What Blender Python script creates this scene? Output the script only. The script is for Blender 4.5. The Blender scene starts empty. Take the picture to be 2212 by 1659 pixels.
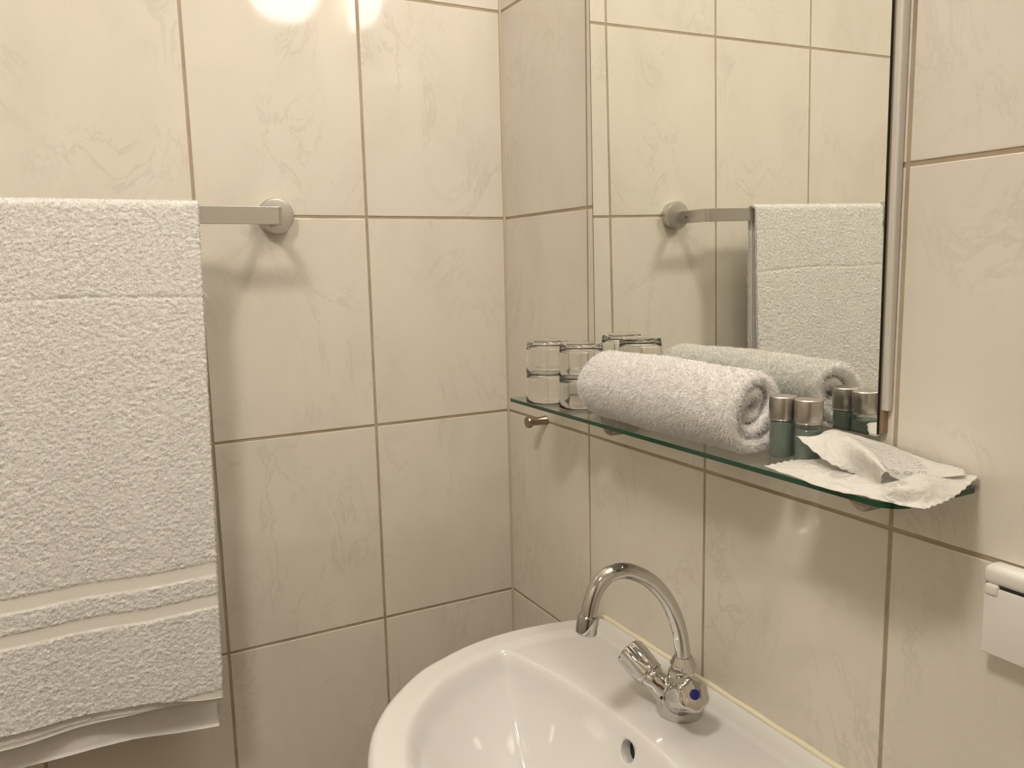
import bpy, bmesh, math, random
import numpy as np
from mathutils import Vector, Matrix, noise
sc = bpy.context.scene
COL = sc.collection
random.seed(7)
rng = np.random.default_rng(5)
PI = math.pi

# ------------------------------------------------------------------ camera
F, CX, CY, CZ = 1749.99353, -0.64888, -1.24132, -0.08052
YAW, PIT, ROL = 0.48615, -0.1441, -0.02207
fwd = Vector((math.sin(YAW)*math.cos(PIT), math.cos(YAW)*math.cos(PIT), math.sin(PIT)))
rt = Vector((math.cos(YAW), -math.sin(YAW), 0)); up = rt.cross(fwd)
r2 = rt*math.cos(ROL)+up*math.sin(ROL); u2 = -rt*math.sin(ROL)+up*math.cos(ROL)
cd = bpy.data.cameras.new('camera'); cam = bpy.data.objects.new('camera', cd); COL.objects.link(cam)
cam.matrix_world = Matrix(((r2.x, u2.x, -fwd.x, CX), (r2.y, u2.y, -fwd.y, CY), (r2.z, u2.z, -fwd.z, CZ), (0, 0, 0, 1)))
cd.sensor_fit = 'HORIZONTAL'; cd.sensor_width = 36; cd.lens = 36*F/2212; cd.clip_start = 0.01
sc.camera = cam

# ------------------------------------------------------------------ world, exposure
w = bpy.data.worlds.new('world'); sc.world = w; w.use_nodes = True
w.node_tree.nodes['Background'].inputs[0].default_value = (1, .85, .7, 1)
w.node_tree.nodes['Background'].inputs[1].default_value = 0.05
sc.view_settings.view_transform = 'Standard'; sc.view_settings.look = 'None'
sc.view_settings.gamma = 1; sc.view_settings.use_curve_mapping = False
sc.view_settings.exposure = 0.26
L_WALL, L_CEIL, L_MIRR = 12.0, 68.0, 33.0     # radiance of the opal covers of the wall, ceiling and mirror lamps
LIGHT_WALL = (1.0, .905, .80); LIGHT_CEIL = (1.0, .91, .81)

# ------------------------------------------------------------------ helpers
def link(o, parent=None):
    COL.objects.link(o)
    if parent is not None: o.parent = parent
    return o
def thing(name, label, cat, loc=(0, 0, 0), group=None):
    o = bpy.data.objects.new(name, None); o.empty_display_size = .02
    o.location = loc; COL.objects.link(o); o['label'] = label; o['category'] = cat
    if group: o['group'] = group
    return o
def tag(o, label, cat, group=None):
    o['label'] = label; o['category'] = cat
    if group: o['group'] = group
    return o
def base_of(parent):
    v = Vector((0, 0, 0))
    while parent is not None: v += parent.location; parent = parent.parent
    return v
def from_bm(name, bm, mats, parent=None, smooth=True, loc=None):
    """bm in world coordinates; origin moves to loc (or the parent's base)."""
    me = bpy.data.meshes.new(name)
    pb = base_of(parent)
    off = Vector(loc) if loc is not None else pb
    bmesh.ops.translate(bm, verts=bm.verts, vec=-off)
    bmesh.ops.recalc_face_normals(bm, faces=bm.faces)
    bm.to_mesh(me); bm.free()
    for m in (mats if isinstance(mats, (list, tuple)) else [mats]): me.materials.append(m)
    if smooth:
        me.polygons.foreach_set('use_smooth', [True]*len(me.polygons))
    o = bpy.data.objects.new(name, me); o.location = off-pb
    link(o, parent)
    return o
def np_mesh(name, V, Fq, mats, parent=None, loc=None, mi=None, smooth=True, uv=None):
    V = np.asarray(V, float); pb = base_of(parent)
    off = Vector(loc) if loc is not None else pb
    V = V-np.array(off)
    me = bpy.data.meshes.new(name); Fq = np.asarray(Fq, np.int32); n, k = Fq.shape
    me.vertices.add(len(V)); me.vertices.foreach_set('co', V.astype(np.float32).ravel())
    me.loops.add(n*k); me.loops.foreach_set('vertex_index', Fq.ravel())
    me.polygons.add(n); me.polygons.foreach_set('loop_start', np.arange(0, n*k, k, dtype=np.int32))
    me.polygons.foreach_set('loop_total', np.full(n, k, np.int32))
    if mi is not None: me.polygons.foreach_set('material_index', np.asarray(mi, np.int32))
    me.polygons.foreach_set('use_smooth', [smooth]*n)
    for m in (mats if isinstance(mats, (list, tuple)) else [mats]): me.materials.append(m)
    me.update(calc_edges=True); me.validate()
    if uv is not None:
        l = me.uv_layers.new(name='uv'); l.data.foreach_set('uv', np.asarray(uv, np.float32)[Fq.ravel()].ravel())
    o = bpy.data.objects.new(name, me); o.location = off-pb; link(o, parent)
    return o
def bevel_w(o, wd, seg=3):
    m = o.modifiers.new('b', 'BEVEL'); m.width = wd; m.segments = seg; m.limit_method = 'ANGLE'; m.angle_limit = .6
    m.harden_normals = False
    return o
def auto_smooth(o, ang=.7):
    bm = bmesh.new(); bm.from_mesh(o.data)
    for e in bm.edges:
        if len(e.link_faces) == 2 and e.calc_face_angle(0) > ang: e.smooth = False
    bm.to_mesh(o.data); bm.free(); return o
def add_box(bm, x0, x1, y0, y1, z0, z1):
    v = [bm.verts.new((x, y, z)) for x in (x0, x1) for y in (y0, y1) for z in (z0, z1)]
    for f in ((0, 1, 3, 2), (4, 6, 7, 5), (0, 4, 5, 1), (2, 3, 7, 6), (0, 2, 6, 4), (1, 5, 7, 3)):
        bm.faces.new([v[i] for i in f])
def frame(axis):
    a = Vector(axis).normalized()
    t = Vector((0, 0, 1)) if abs(a.z) < .9 else Vector((1, 0, 0))
    u = t.cross(a).normalized(); v = a.cross(u)
    return a, u, v
def add_lathe(bm, org, axis, prof, n=48, rmod=None, cap0=True, cap1=True):
    """prof: list of (distance along axis, radius)"""
    a, u, v = frame(axis); org = Vector(org); rings = []
    for j, (d, r) in enumerate(prof):
        ring = []
        for i in range(n):
            th = 2*PI*i/n; rr = r*(rmod(th, d) if rmod else 1)
            ring.append(bm.verts.new(org+a*d+(u*math.cos(th)+v*math.sin(th))*rr))
        rings.append(ring)
    for j in range(len(rings)-1):
        for i in range(n):
            bm.faces.new((rings[j][i], rings[j][(i+1) % n], rings[j+1][(i+1) % n], rings[j+1][i]))
    if cap0: bm.faces.new(rings[0][::-1])
    if cap1: bm.faces.new(rings[-1])
    return rings
def add_tube(bm, pts, rad, n=24, caps=True):
    pts = [Vector(p) for p in pts]; rings = []
    t0 = (pts[1]-pts[0]).normalized(); _, u, v = frame(t0)
    for i, p in enumerate(pts):
        t = (pts[min(i+1, len(pts)-1)]-pts[max(i-1, 0)]).normalized()
        u = (u-t*u.dot(t)).normalized(); v = t.cross(u)
        r = rad[i] if isinstance(rad, (list, tuple)) else rad
        rings.append([bm.verts.new(p+(u*math.cos(2*PI*k/n)+v*math.sin(2*PI*k/n))*r) for k in range(n)])
    for j in range(len(rings)-1):
        for i in range(n):
            bm.faces.new((rings[j][i], rings[j][(i+1) % n], rings[j+1][(i+1) % n], rings[j+1][i]))
    if caps: bm.faces.new(rings[0][::-1]); bm.faces.new(rings[-1])
def catmull(P, k=8):
    P = [Vector(p) for p in P]; out = []
    Q = [P[0]*2-P[1]]+P+[P[-1]*2-P[-2]]
    for i in range(1, len(Q)-2):
        a, b, c, d = Q[i-1:i+3]
        for j in range(k):
            t = j/k
            out.append(.5*((2*b)+(c-a)*t+(2*a-5*b+4*c-d)*t*t+(3*b-a-3*c+d)*t**3))
    out.append(P[-1]); return out
def sstep(a, b, x):
    t = np.clip((x-a)/(b-a), 0, 1); return t*t*(3-2*t)

# ------------------------------------------------------------------ materials
def mat(name, col=(.8, .8, .8), rough=.5, metal=0., **kw):
    m = bpy.data.materials.new(name); m.use_nodes = True
    b = m.node_tree.nodes['Principled BSDF']
    b.inputs['Base Color'].default_value = (*col, 1); b.inputs['Roughness'].default_value = rough
    b.inputs['Metallic'].default_value = metal
    for k, v in kw.items(): b.inputs[k.replace('_', ' ')].default_value = v
    return m
def N(m, t, **kw):
    n = m.node_tree.nodes.new(t)
    for k, v in kw.items():
        if hasattr(n, k): setattr(n, k, v)
    return n
def L(m, a, b): m.node_tree.links.new(a, b)
def noise_node(m, scale, detail=3, rough=.5, dist=0., vec=None):
    n = N(m, 'ShaderNodeTexNoise'); n.inputs['Scale'].default_value = scale; n.inputs['Detail'].default_value = detail
    n.inputs['Roughness'].default_value = rough; n.inputs['Distortion'].default_value = dist
    if vec is not None: L(m, vec, n.inputs['Vector'])
    return n
def ramp(m, fac, stops):
    r = N(m, 'ShaderNodeValToRGB'); e = r.color_ramp.elements
    e[0].position, e[0].color = stops[0][0], (*stops[0][1], 1)
    e[1].position, e[1].color = stops[-1][0], (*stops[-1][1], 1)
    for p, c in stops[1:-1]:
        q = e.new(p); q.color = (*c, 1)
    L(m, fac, r.inputs[0]); return r
def mixc(m, fac, a, b, mode='MIX'):
    x = N(m, 'ShaderNodeMix'); x.data_type = 'RGBA'; x.blend_type = mode
    for s, v in ((0, fac), (6, a), (7, b)):
        if hasattr(v, 'links'): L(m, v, x.inputs[s])
        else: x.inputs[s].default_value = v if s == 0 else (*v, 1)
    return x.outputs[2]
def bump(m, h, dist, strength=1., ):
    b = N(m, 'ShaderNodeBump'); b.inputs['Distance'].default_value = dist; b.inputs['Strength'].default_value = strength
    L(m, h, b.inputs['Height']); L(m, b.outputs[0], m.node_tree.nodes['Principled BSDF'].inputs['Normal']); return b

def tile_mat():
    m = mat('glazed_marbled_tile', (.7, .66, .58), .07)
    P = m.node_tree.nodes['Principled BSDF']
    tc = N(m, 'ShaderNodeTexCoord'); at = N(m, 'ShaderNodeAttribute'); at.attribute_name = 'shift'
    ad = N(m, 'ShaderNodeVectorMath'); ad.operation = 'ADD'
    L(m, tc.outputs['Object'], ad.inputs[0]); L(m, at.outputs['Vector'], ad.inputs[1]); v = ad.outputs[0]
    mp = N(m, 'ShaderNodeMapping'); mp.inputs['Rotation'].default_value = (.5, .6, .35); mp.inputs['Scale'].default_value = (1, 1, .55)
    L(m, v, mp.inputs[0]); v2 = mp.outputs[0]
    n1 = noise_node(m, 8.5, 6, .66, 1.5, v2)          # thin diagonal veins
    vein = ramp(m, n1.outputs[0], [(.475, (0, 0, 0)), (.497, (1, 1, 1)), (.503, (1, 1, 1)), (.53, (0, 0, 0))])
    n2 = noise_node(m, 7, 2, .5, 0, v)
    br = ramp(m, n2.outputs[0], [(.42, (0, 0, 0)), (.66, (1, 1, 1))])
    mu = N(m, 'ShaderNodeMath'); mu.operation = 'MULTIPLY'; L(m, vein.outputs[0], mu.inputs[0]); L(m, br.outputs[0], mu.inputs[1])
    mk = N(m, 'ShaderNodeMath'); mk.operation = 'MULTIPLY'; mk.inputs[1].default_value = .30; L(m, mu.outputs[0], mk.inputs[0])
    n3 = noise_node(m, 9, 3, .55, .6, v2)
    cloud = ramp(m, n3.outputs[0], [(.3, (.665, .625, .54)), (.5, (.70, .66, .575)), (.72, (.72, .675, .595))])
    c = mixc(m, mk.outputs[0], cloud.outputs[0], (.46, .42, .37))
    n4 = noise_node(m, 2.2, 1, .5, 0, v)
    pk = ramp(m, n4.outputs[0], [(.45, (0, 0, 0)), (.7, (.16, .16, .16))])
    c = mixc(m, pk.outputs[0], c, (.73, .645, .60))
    L(m, c, P.inputs['Base Color'])
    nb = noise_node(m, 11, 1, .5, 0, v)
    bump(m, nb.outputs[0], .0006, .6)
    P.inputs['Specular IOR Level'].default_value = .5
    return m
M_TILE = tile_mat()
def grout_mat():
    m = mat('grout', (.42, .34, .24), .85)
    tc = N(m, 'ShaderNodeTexCoord'); n = noise_node(m, 14, 4, .6, 0, tc.outputs['Object'])
    r = ramp(m, n.outputs[0], [(.3, (.33, .26, .175)), (.7, (.45, .375, .27))])
    L(m, r.outputs[0], m.node_tree.nodes['Principled BSDF'].inputs['Base Color']); return m
M_GROUT = grout_mat()
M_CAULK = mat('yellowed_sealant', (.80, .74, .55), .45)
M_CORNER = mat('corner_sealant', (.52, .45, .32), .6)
M_CER = mat('white_ceramic', (.75, .74, .715), .09, 0, Coat_Weight=.5, Coat_Roughness=.05)
M_CHROME = mat('chrome', (.60, .585, .56), .04, 1.)
M_SATIN = mat('satin_aluminium', (.60, .585, .555), .34, 1.)
M_STRIP = mat('pale_anodised_strip', (.72, .70, .66), .45, .55)
M_NICKEL = mat('brushed_nickel', (.30, .25, .19), .26, 1.)
M_MIRROR = mat('mirror_silver', (.89, .905, .865), .004, 1.)
M_BLACK = mat('black_edge', (.012, .012, .012), .35)
M_HOLE = mat('hollow_shade', (.02, .018, .015), .8)  # near-black stands in for shade inside the overflow, socket gap and screw holes
M_BACK = mat('brown_backing', (.26, .19, .10), .6)
M_BLUE = mat('blue_enamel', (.005, .01, .16), .25)
M_RED = mat('red_enamel', (.35, .01, .01), .25)
M_PLASTIC = mat('white_plastic', (.76, .745, .70), .32)
M_PAINT = mat('white_paint', (.82, .80, .76), .7)
M_DOOR = mat('brown_door', (.16, .09, .045), .4)
M_FLOOR = mat('brown_floor_tile', (.20, .16, .12), .3)
def emis(name, col, s):
    m = mat(name, (.9, .9, .88), .3); b = m.node_tree.nodes['Principled BSDF']
    b.inputs['Emission Color'].default_value = (*col, 1); b.inputs['Emission Strength'].default_value = s; return m
M_LAMPW = emis('opal_glass_wall', LIGHT_WALL, L_WALL)
M_LAMPC = emis('opal_glass_ceiling', LIGHT_CEIL, L_CEIL)

M_LAMPM = emis('opal_tube_cover', LIGHT_WALL, L_MIRR)
def terry_mat(name, col):
    m = mat(name, col, .95); P = m.node_tree.nodes['Principled BSDF']
    P.inputs['Sheen Weight'].default_value = .25; P.inputs['Sheen Roughness'].default_value = .6
    P.inputs['Specular IOR Level'].default_value = .15
    tc = N(m, 'ShaderNodeTexCoord'); mp = N(m, 'ShaderNodeMapping'); mp.inputs['Scale'].default_value = (1, 1, 1.5)
    L(m, tc.outputs['Object'], mp.inputs[0])
    n = noise_node(m, 420, 3, .6, .5, mp.outputs[0]); bump(m, n.outputs[0], .0014, .7)
    return m
M_TERRY = terry_mat('white_terry', (.86, .845, .81))
M_ROLL = terry_mat('white_fluffy_terry', (.90, .885, .86))
M_BAND = mat('flat_woven_band', (.80, .775, .72), .8)
tcb = N(M_BAND, 'ShaderNodeTexCoord'); nbb = noise_node(M_BAND, 900, 2, .5, 0, tcb.outputs['Object']); bump(M_BAND, nbb.outputs[0], .0003, .6)

def clear_mat(name, tint, gloss_rough=.02, fres=1.5, extra=0.):
    """clear sheet material: tinted see-through with Fresnel reflection"""
    m = bpy.data.materials.new(name); m.use_nodes = True; nt = m.node_tree; nt.nodes.clear()
    o = N(m, 'ShaderNodeOutputMaterial'); t = N(m, 'ShaderNodeBsdfTransparent'); g = N(m, 'ShaderNodeBsdfGlossy'); x = N(m, 'ShaderNodeMixShader')
    t.inputs[0].default_value = (*tint, 1); g.inputs['Roughness'].default_value = gloss_rough
    f = N(m, 'ShaderNodeFresnel'); ge = N(m, 'ShaderNodeNewGeometry'); io = N(m, 'ShaderNodeMix')
    io.inputs[2].default_value = fres; io.inputs[3].default_value = 1/fres      # same reflectance from inside and outside
    L(m, ge.outputs['Backfacing'], io.inputs[0]); L(m, io.outputs[0], f.inputs[0])
    ad = N(m, 'ShaderNodeMath'); ad.operation = 'ADD'; ad.inputs[1].default_value = extra; L(m, f.outputs[0], ad.inputs[0])
    L(m, ad.outputs[0], x.inputs[0]); L(m, t.outputs[0], x.inputs[1]); L(m, g.outputs[0], x.inputs[2]); L(m, x.outputs[0], o.inputs[0])
    return m
M_SHELF = clear_mat('clear_shelf_glass', (.965, .985, .97))
M_EDGE = mat('green_glass_edge', (.004, .065, .030), .12, 0, IOR=1.5, Transmission_Weight=.2)
M_EDGEP = clear_mat('pale_polished_edge', (.70, .84, .76), .05)
M_TUMBLER = clear_mat('clear_tumbler_glass', (.965, .97, .96), .01, 1.5)
M_GLASS = mat('solid_clear_glass', (.985, .99, .985), .0, 0, IOR=1.5, Transmission_Weight=1.)
M_BOT = clear_mat('clear_bottle_shell', (.86, .90, .88), .05, 1.45)
def liquid_mat():
    m = mat('grey_green_liquid', (.27, .315, .275), .12, 0, IOR=1.35, Transmission_Weight=.25); return m
M_LIQ = liquid_mat()

# ================================================================== ROOM
ZROWS = [-1.45, -1.318, -.988, -.65815, -.33, 0, .33196, .662, .992]
CA = [0, -.24257, -.49393, -.74675, -.999, -1.251, -1.503, -1.755]
CB = [0, -.25341, -.50631, -.76206, -1.014, -1.266, -1.518, -1.77, -2.022, -2.15]
G = .0021
def tiled_wall(name, us, org, U, Nn, holes=None):
    """us: grout positions along U; Nn: inward normal. Tiles stand proud of the grout."""
    V = []; Fc = []; mi = []; sh = []; org = Vector(org); U = Vector(U); Nn = Vector(Nn)
    def P(u, z, d): return tuple(org+U*u+Vector((0, 0, z))+Nn*d)
    prof = [(0, -.0013), (.0001, -.0006), (.0004, -.0002), (.0011, 0.)]
    for a in range(len(us)-1):
        for b in range(len(ZROWS)-1):
            u0, u1 = us[a]+G, us[a+1]-G; z0, z1 = ZROWS[b]+G, ZROWS[b+1]-G
            if holes and holes(.5*(u0+u1), .5*(z0+z1)): continue
            s = tuple(rng.uniform(-20, 20, 3)); base = len(V)
            tu, tz = rng.uniform(-.0009, .0009, 2)     # hand-set tiles are never quite coplanar
            cu, cz = .5*(u0+u1), .5*(z0+z1)
            for e, d in prof:
                for u, z in ((u0+e, z0+e), (u1-e, z0+e), (u1-e, z1-e), (u0+e, z1-e)):
                    V.append(P(u, z, d+(u-cu)*tu+(z-cz)*tz if e else d))
            for k in range(len(prof)-1):
                for i in range(4):
                    Fc.append((base+4*k+i, base+4*k+(i+1) % 4, base+4*k+4+(i+1) % 4, base+4*k+4+i)); mi.append(0); sh.append(s)
            k = 4*(len(prof)-1); Fc.append((base+k, base+k+1, base+k+2, base+k+3)); mi.append(0); sh.append(s)
    base = len(V)
    for u, z in ((us[0], ZROWS[0]), (us[-1], ZROWS[0]), (us[-1], ZROWS[-1]), (us[0], ZROWS[-1])): V.append(P(u, z, -.0011))
    for u, z in ((us[0], ZROWS[0]), (us[-1], ZROWS[0]), (us[-1], ZROWS[-1]), (us[0], ZROWS[-1])): V.append(P(u, z, -.08))
    Fc += [(base, base+1, base+2, base+3), (base+4, base+7, base+6, base+5)]
    for i in range(4): Fc.append((base+i, base+4+i, base+4+(i+1) % 4, base+(i+1) % 4))
    mi += [1]*6; sh += [(0, 0, 0)]*6
    o = np_mesh(name, V, Fc, [M_TILE, M_GROUT], None, (0, 0, 0), mi, smooth=False)
    at = o.data.attributes.new('shift', 'FLOAT_VECTOR', 'FACE'); at.data.foreach_set('vector', np.array(sh, np.float32).ravel())
    o['kind'] = 'structure'; return o
tiled_wall('wall_back', [-c for c in CA], (0, 0, 0), (-1, 0, 0), (0, -1, 0))
tiled_wall('wall_right', [-c for c in CB], (0, 0, 0), (0, -1, 0), (-1, 0, 0))
XL, YF = -1.755, -2.15
tiled_wall('wall_left', [-c for c in CB], (XL, 0, 0), (0, -1, 0), (1, 0, 0))
tiled_wall('wall_front', [-c for c in CA], (0, YF, 0), (-1, 0, 0), (0, 1, 0))
def sbox(name, b, m):
    bm = bmesh.new(); add_box(bm, *b); o = from_bm(name, bm, m, None, False, (0, 0, 0)); o['kind'] = 'structure'; return o
sbox('ceiling', (XL-.08, .08, YF-.08, .08, .992, 1.07), M_PAINT)
sbox('floor', (XL-.08, .08, YF-.08, .08, -1.53, -1.45), M_FLOOR)
d1 = sbox('added_door_1', (-1.62, -.86, YF+.0005, YF+.035, -1.45, .56), M_DOOR)  # unseen door, added so the chrome picks up dark reflections
bm = bmesh.new()
add_box(bm, -1.70, -1.62, YF+.0005, YF+.05, -1.45, .64); add_box(bm, -.86, -.78, YF+.0005, YF+.05, -1.45, .64); add_box(bm, -1.62, -.86, YF+.0005, YF+.05, .56, .64)
o = from_bm('door_frame', bm, M_PAINT, d1, False)
bm = bmesh.new(); add_tube(bm, catmull([(-.93, YF+.035, -.42), (-.93, YF+.075, -.42), (-.95, YF+.085, -.42), (-1.05, YF+.085, -.42)], 5), .009, 16); from_bm('door_handle', bm, M_SATIN, d1)
# sealant strip running down the corner between the two tiled walls
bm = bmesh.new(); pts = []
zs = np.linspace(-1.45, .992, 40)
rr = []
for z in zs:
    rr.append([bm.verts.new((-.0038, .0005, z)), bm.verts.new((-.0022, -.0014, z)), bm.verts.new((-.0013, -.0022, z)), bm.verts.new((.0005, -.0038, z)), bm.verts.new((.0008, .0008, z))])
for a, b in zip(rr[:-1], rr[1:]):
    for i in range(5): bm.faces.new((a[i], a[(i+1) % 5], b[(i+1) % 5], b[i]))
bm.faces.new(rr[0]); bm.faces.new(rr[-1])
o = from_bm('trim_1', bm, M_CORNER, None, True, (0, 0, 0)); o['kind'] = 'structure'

# ================================================================== LAMPS (both above the frame)
wl = thing('wall_lamp', 'round glowing opal wall lamp high on the right wall, beside the mirror top', 'lamp', (0, -1.0, .66))
bm = bmesh.new(); add_lathe(bm, (0, -1.0, .66), (-1, 0, 0), [(0, .062), (.018, .062), (.024, .055), (.03, .045)], 40); from_bm('mounting_plate', bm, M_SATIN, wl)
bm = bmesh.new()
prof = [(.024, .05)]+[(.11-.088*math.cos(t), .096*math.sin(t)) for t in np.linspace(.45, PI-.02, 18)]
add_lathe(bm, (0, -1.0, .66), (-1, 0, 0), prof, 40); from_bm('lamp_shade', bm, M_LAMPW, wl)
cl = thing('ceiling_lamp', 'flat round opal ceiling lamp with metal rim on the white ceiling', 'lamp', (-1.0, -1.08, .992))
bm = bmesh.new(); add_lathe(bm, (-1.0, -1.08, .992), (0, 0, -1), [(0, .15), (.03, .15), (.034, .146), (.034, .135), (.02, .135)], 48, cap1=False); from_bm('lamp_rim', bm, M_SATIN, cl)
bm = bmesh.new(); add_lathe(bm, (-1.0, -1.08, .992), (0, 0, -1), [(.015, .134)]+[(.03+.03*math.sin(t), .134*math.cos(t)) for t in np.linspace(0, PI/2-.03, 10)], 48); from_bm('diffuser', bm, M_LAMPC, cl)

ml = thing('mirror_lamp', 'horizontal glowing tube lamp on the right wall above the mirror', 'lamp', (0, -.515, .73))
bm = bmesh.new(); add_box(bm, -.035, .0004, -.70, -.33, .70, .76); bevel_w(from_bm('lamp_base', bm, M_SATIN, ml, False), .004, 3)
bm = bmesh.new(); add_lathe(bm, (-.066, -.675, .73), (0, 1, 0), [(0, .012), (.003, .024), (.008, .030), (.312, .030), (.317, .024), (.320, .012)], 36); from_bm('lamp_shade', bm, M_LAMPM, ml)
# ================================================================== MIRROR
MY0, MY1, MZ0, MZ1 = -.288, -.7505, -.2415, .64
def mx(z): return -.0128-.01068*z
mr = thing('wall_mirror', 'tall frameless mirror with aluminium side strips on the right tiled wall', 'mirror', (0, -.52, MZ0))
bm = bmesh.new()
vs = []
for x_off, e in ((0, .0), ):
    pass
def slab(bm, x0f, x1f, y0, y1, z0, z1):
    v = []
    for xf in (x0f, x1f):
        for y in (y0, y1):
            for z in (z0, z1): v.append(bm.verts.new((xf(z), y, z)))
    for f in ((0, 1, 3, 2), (4, 6, 7, 5), (0, 4, 5, 1), (2, 3, 7, 6), (0, 2, 6, 4), (1, 5, 7, 3)): bm.faces.new([v[i] for i in f])
slab(bm, mx, lambda z: mx(z)+.0035, MY0, MY1, MZ0, MZ1)
o = from_bm('mirror_glass', bm, [M_MIRROR, M_BLACK], mr, False)
for p in o.data.polygons:
    if abs(p.normal.x) < .9 or p.normal.x > 0: p.material_index = 1
bm = bmesh.new(); slab(bm, lambda z: mx(z)-.0002, lambda z: mx(z)+.004, MY0+.0012, MY0+.0001, MZ0, MZ1); from_bm('edge_trim', bm, M_NICKEL, mr, False)
bm = bmesh.new(); slab(bm, lambda z: mx(z)-.0003, lambda z: mx(z)+.004, MY0, MY1+.0, MZ0-.0016, MZ0-.0001); from_bm('bottom_trim', bm, M_CHROME, mr, False)
bm = bmesh.new(); slab(bm, lambda z: mx(z)+.0028, lambda z: -.0008, MY1-.001, MY1-.0085, -.219, MZ1)
bevel_w(from_bm('side_strip', bm, M_STRIP, mr, False, None), .0016, 3)
bm = bmesh.new(); slab(bm, lambda z: mx(z)+.0036, lambda z: -.0008, MY0-.012, MY0-.004, -.219, MZ1)
bevel_w(from_bm('side_strip', bm, M_SATIN, mr, False), .0012, 2)
bm = bmesh.new(); slab(bm, lambda z: mx(z)+.0036, lambda z: -.0008, MY0-.02, MY1-.004, MZ0+.001, MZ1-.002); from_bm('backing_board', bm, M_BACK, mr, False)

# ================================================================== GLASS SHELF
SZ = -.2705; ST = .0048; SY0, SY1, SD = -.2065, -.8435, .1068
def shelf_outline():
    pts = []
    r = .0035
    for t in np.linspace(0, PI/2, 6): pts.append((-SD+r-r*math.sin(t)*1.0, SY0-r+r*math.cos(t)))
    r = .023
    for t in np.linspace(0, PI/2, 14): pts.append((-SD+r-r*math.cos(t), SY1+r-r*math.sin(t)))
    r3 = .006
    for t in np.linspace(0, PI/2, 5): pts.append((-.0015-r3+r3*math.sin(t), SY1+r3-r3*math.cos(t)))
    for t in np.linspace(0, PI/2, 5): pts.append((-.0015-r3+r3*math.cos(t), SY0-r3+r3*math.sin(t)))
    return pts
sh = thing('glass_shelf', 'clear glass shelf with dark green edge below the mirror', 'shelf', (0, -.53, SZ-ST))
bm = bmesh.new(); ol = shelf_outline()
top = [bm.verts.new((x, y, SZ)) for x, y in ol]; bot = [bm.verts.new((x, y, SZ-ST)) for x, y in ol]
f1 = bm.faces.new(top); f2 = bm.faces.new(bot[::-1]); sides = []
for i in range(len(ol)):
    sides.append(bm.faces.new((top[i], top[(i+1) % len(ol)], bot[(i+1) % len(ol)], bot[i])))
for f in sides:
    f.normal_update(); f.material_index = 2 if abs(f.normal.y) > .8 and f.calc_center_median().y > -.4 else 1
o = from_bm('shelf_pane', bm, [M_SHELF, M_EDGE, M_EDGEP], sh, False)
def bracket(y):
    bm = bmesh.new(); n = 24; zt = SZ-ST-.0002; r = .0195
    # half-round holder standing out from the wall under the glass
    prof = [(-.0002, .93), (-.0015, .99), (-.003, 1.), (-.040, 1.), (-.0435, .94), (-.045, .82)]
    rings = []
    for x, k in prof: rings.append([bm.verts.new((x, y-r*k*math.cos(PI*i/n), zt-(r*1.6)*k*math.sin(PI*i/n))) for i in range(n+1)])
    for a, b in zip(rings[:-1], rings[1:]):
        for i in range(n): bm.faces.new((a[i], a[i+1], b[i+1], b[i]))
        bm.faces.new((a[0], b[0], b[n], a[n]))
    bm.faces.new(rings[0]); bm.faces.new(rings[-1][::-1])
    auto_smooth(from_bm('shelf_bracket', bm, M_NICKEL, sh))
bracket(-.366); bracket(-.762)

# ================================================================== WALL HOOK
hk = thing('wall_hook', 'small nickel peg hook on the tiles under the left end of the shelf', 'hook', (0, -.1285, -.3275))
bm = bmesh.new(); add_lathe(bm, (.0002, -.1285, -.3275), (-1, 0, 0), [(0, .0075), (.0015, .0078), (.003, .0068), (.027, .0062)], 32); auto_smooth(from_bm('hook_shaft', bm, M_NICKEL, hk))
bm = bmesh.new(); add_lathe(bm, (.0002, -.1285, -.3275), (-1, 0, 0), [(.026, .0062), (.0285, .0088), (.0300, .0093), (.0345, .0093), (.0358, .0083), (.036, .004)], 32); auto_smooth(from_bm('hook_head', bm, M_NICKEL, hk))

# ================================================================== TOWEL BAR
tb = thing('towel_bar', 'flat satin aluminium towel bar with round wall plate on the back wall', 'towel bar', (-.385, 0, 0))
BARY = -.089; ZB = -.0043
def bar_plate(xc):
    bm = bmesh.new(); add_lathe(bm, (xc, .0002, 0), (0, -1, 0), [(0, .0252), (.0085, .0252), (.0089, .0246), (.0095, .0246), (.0099, .0258), (.0175, .0258), (.0195, .0245), (.020, .022)], 64)
    auto_smooth(from_bm('wall_plate', bm, M_SATIN, tb), .5)
for xc in (-.3845, -.985): bar_plate(xc)
# the strip: out of one plate, round the bend, along, and back into the other plate
def strip_path():
    p = []; r = .006; x0, x1 = -.3925, -.977
    p.append((x0, -.016)); 
    for t in np.linspace(0, PI/2, 10): p.append((x0-r+r*math.cos(t), BARY+r-r*math.sin(t)))
    for t in np.linspace(0, PI/2, 10): p.append((x1+r-r*math.sin(t), BARY+r-r*math.cos(t)))
    p.append((x1, -.016)); return p
pp = strip_path(); bm = bmesh.new(); rings = []
for i, (x, y) in enumerate(pp):
    a = Vector(pp[max(i-1, 0)]); b = Vector(pp[min(i+1, len(pp)-1)]); t = (b-a).normalized(); nn = Vector((t.y, -t.x)); hw = .0019; hh = .0118
    q = []
    for dn, dz in ((-hw, -hh), (hw, -hh), (hw, hh), (-hw, hh)): q.append(bm.verts.new((x+nn.x*dn, y+nn.y*dn, ZB+dz)))
    rings.append(q)
for a, b in zip(rings[:-1], rings[1:]):
    for i in range(4): bm.faces.new((a[i], a[(i+1) % 4], b[(i+1) % 4], b[i]))
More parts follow.
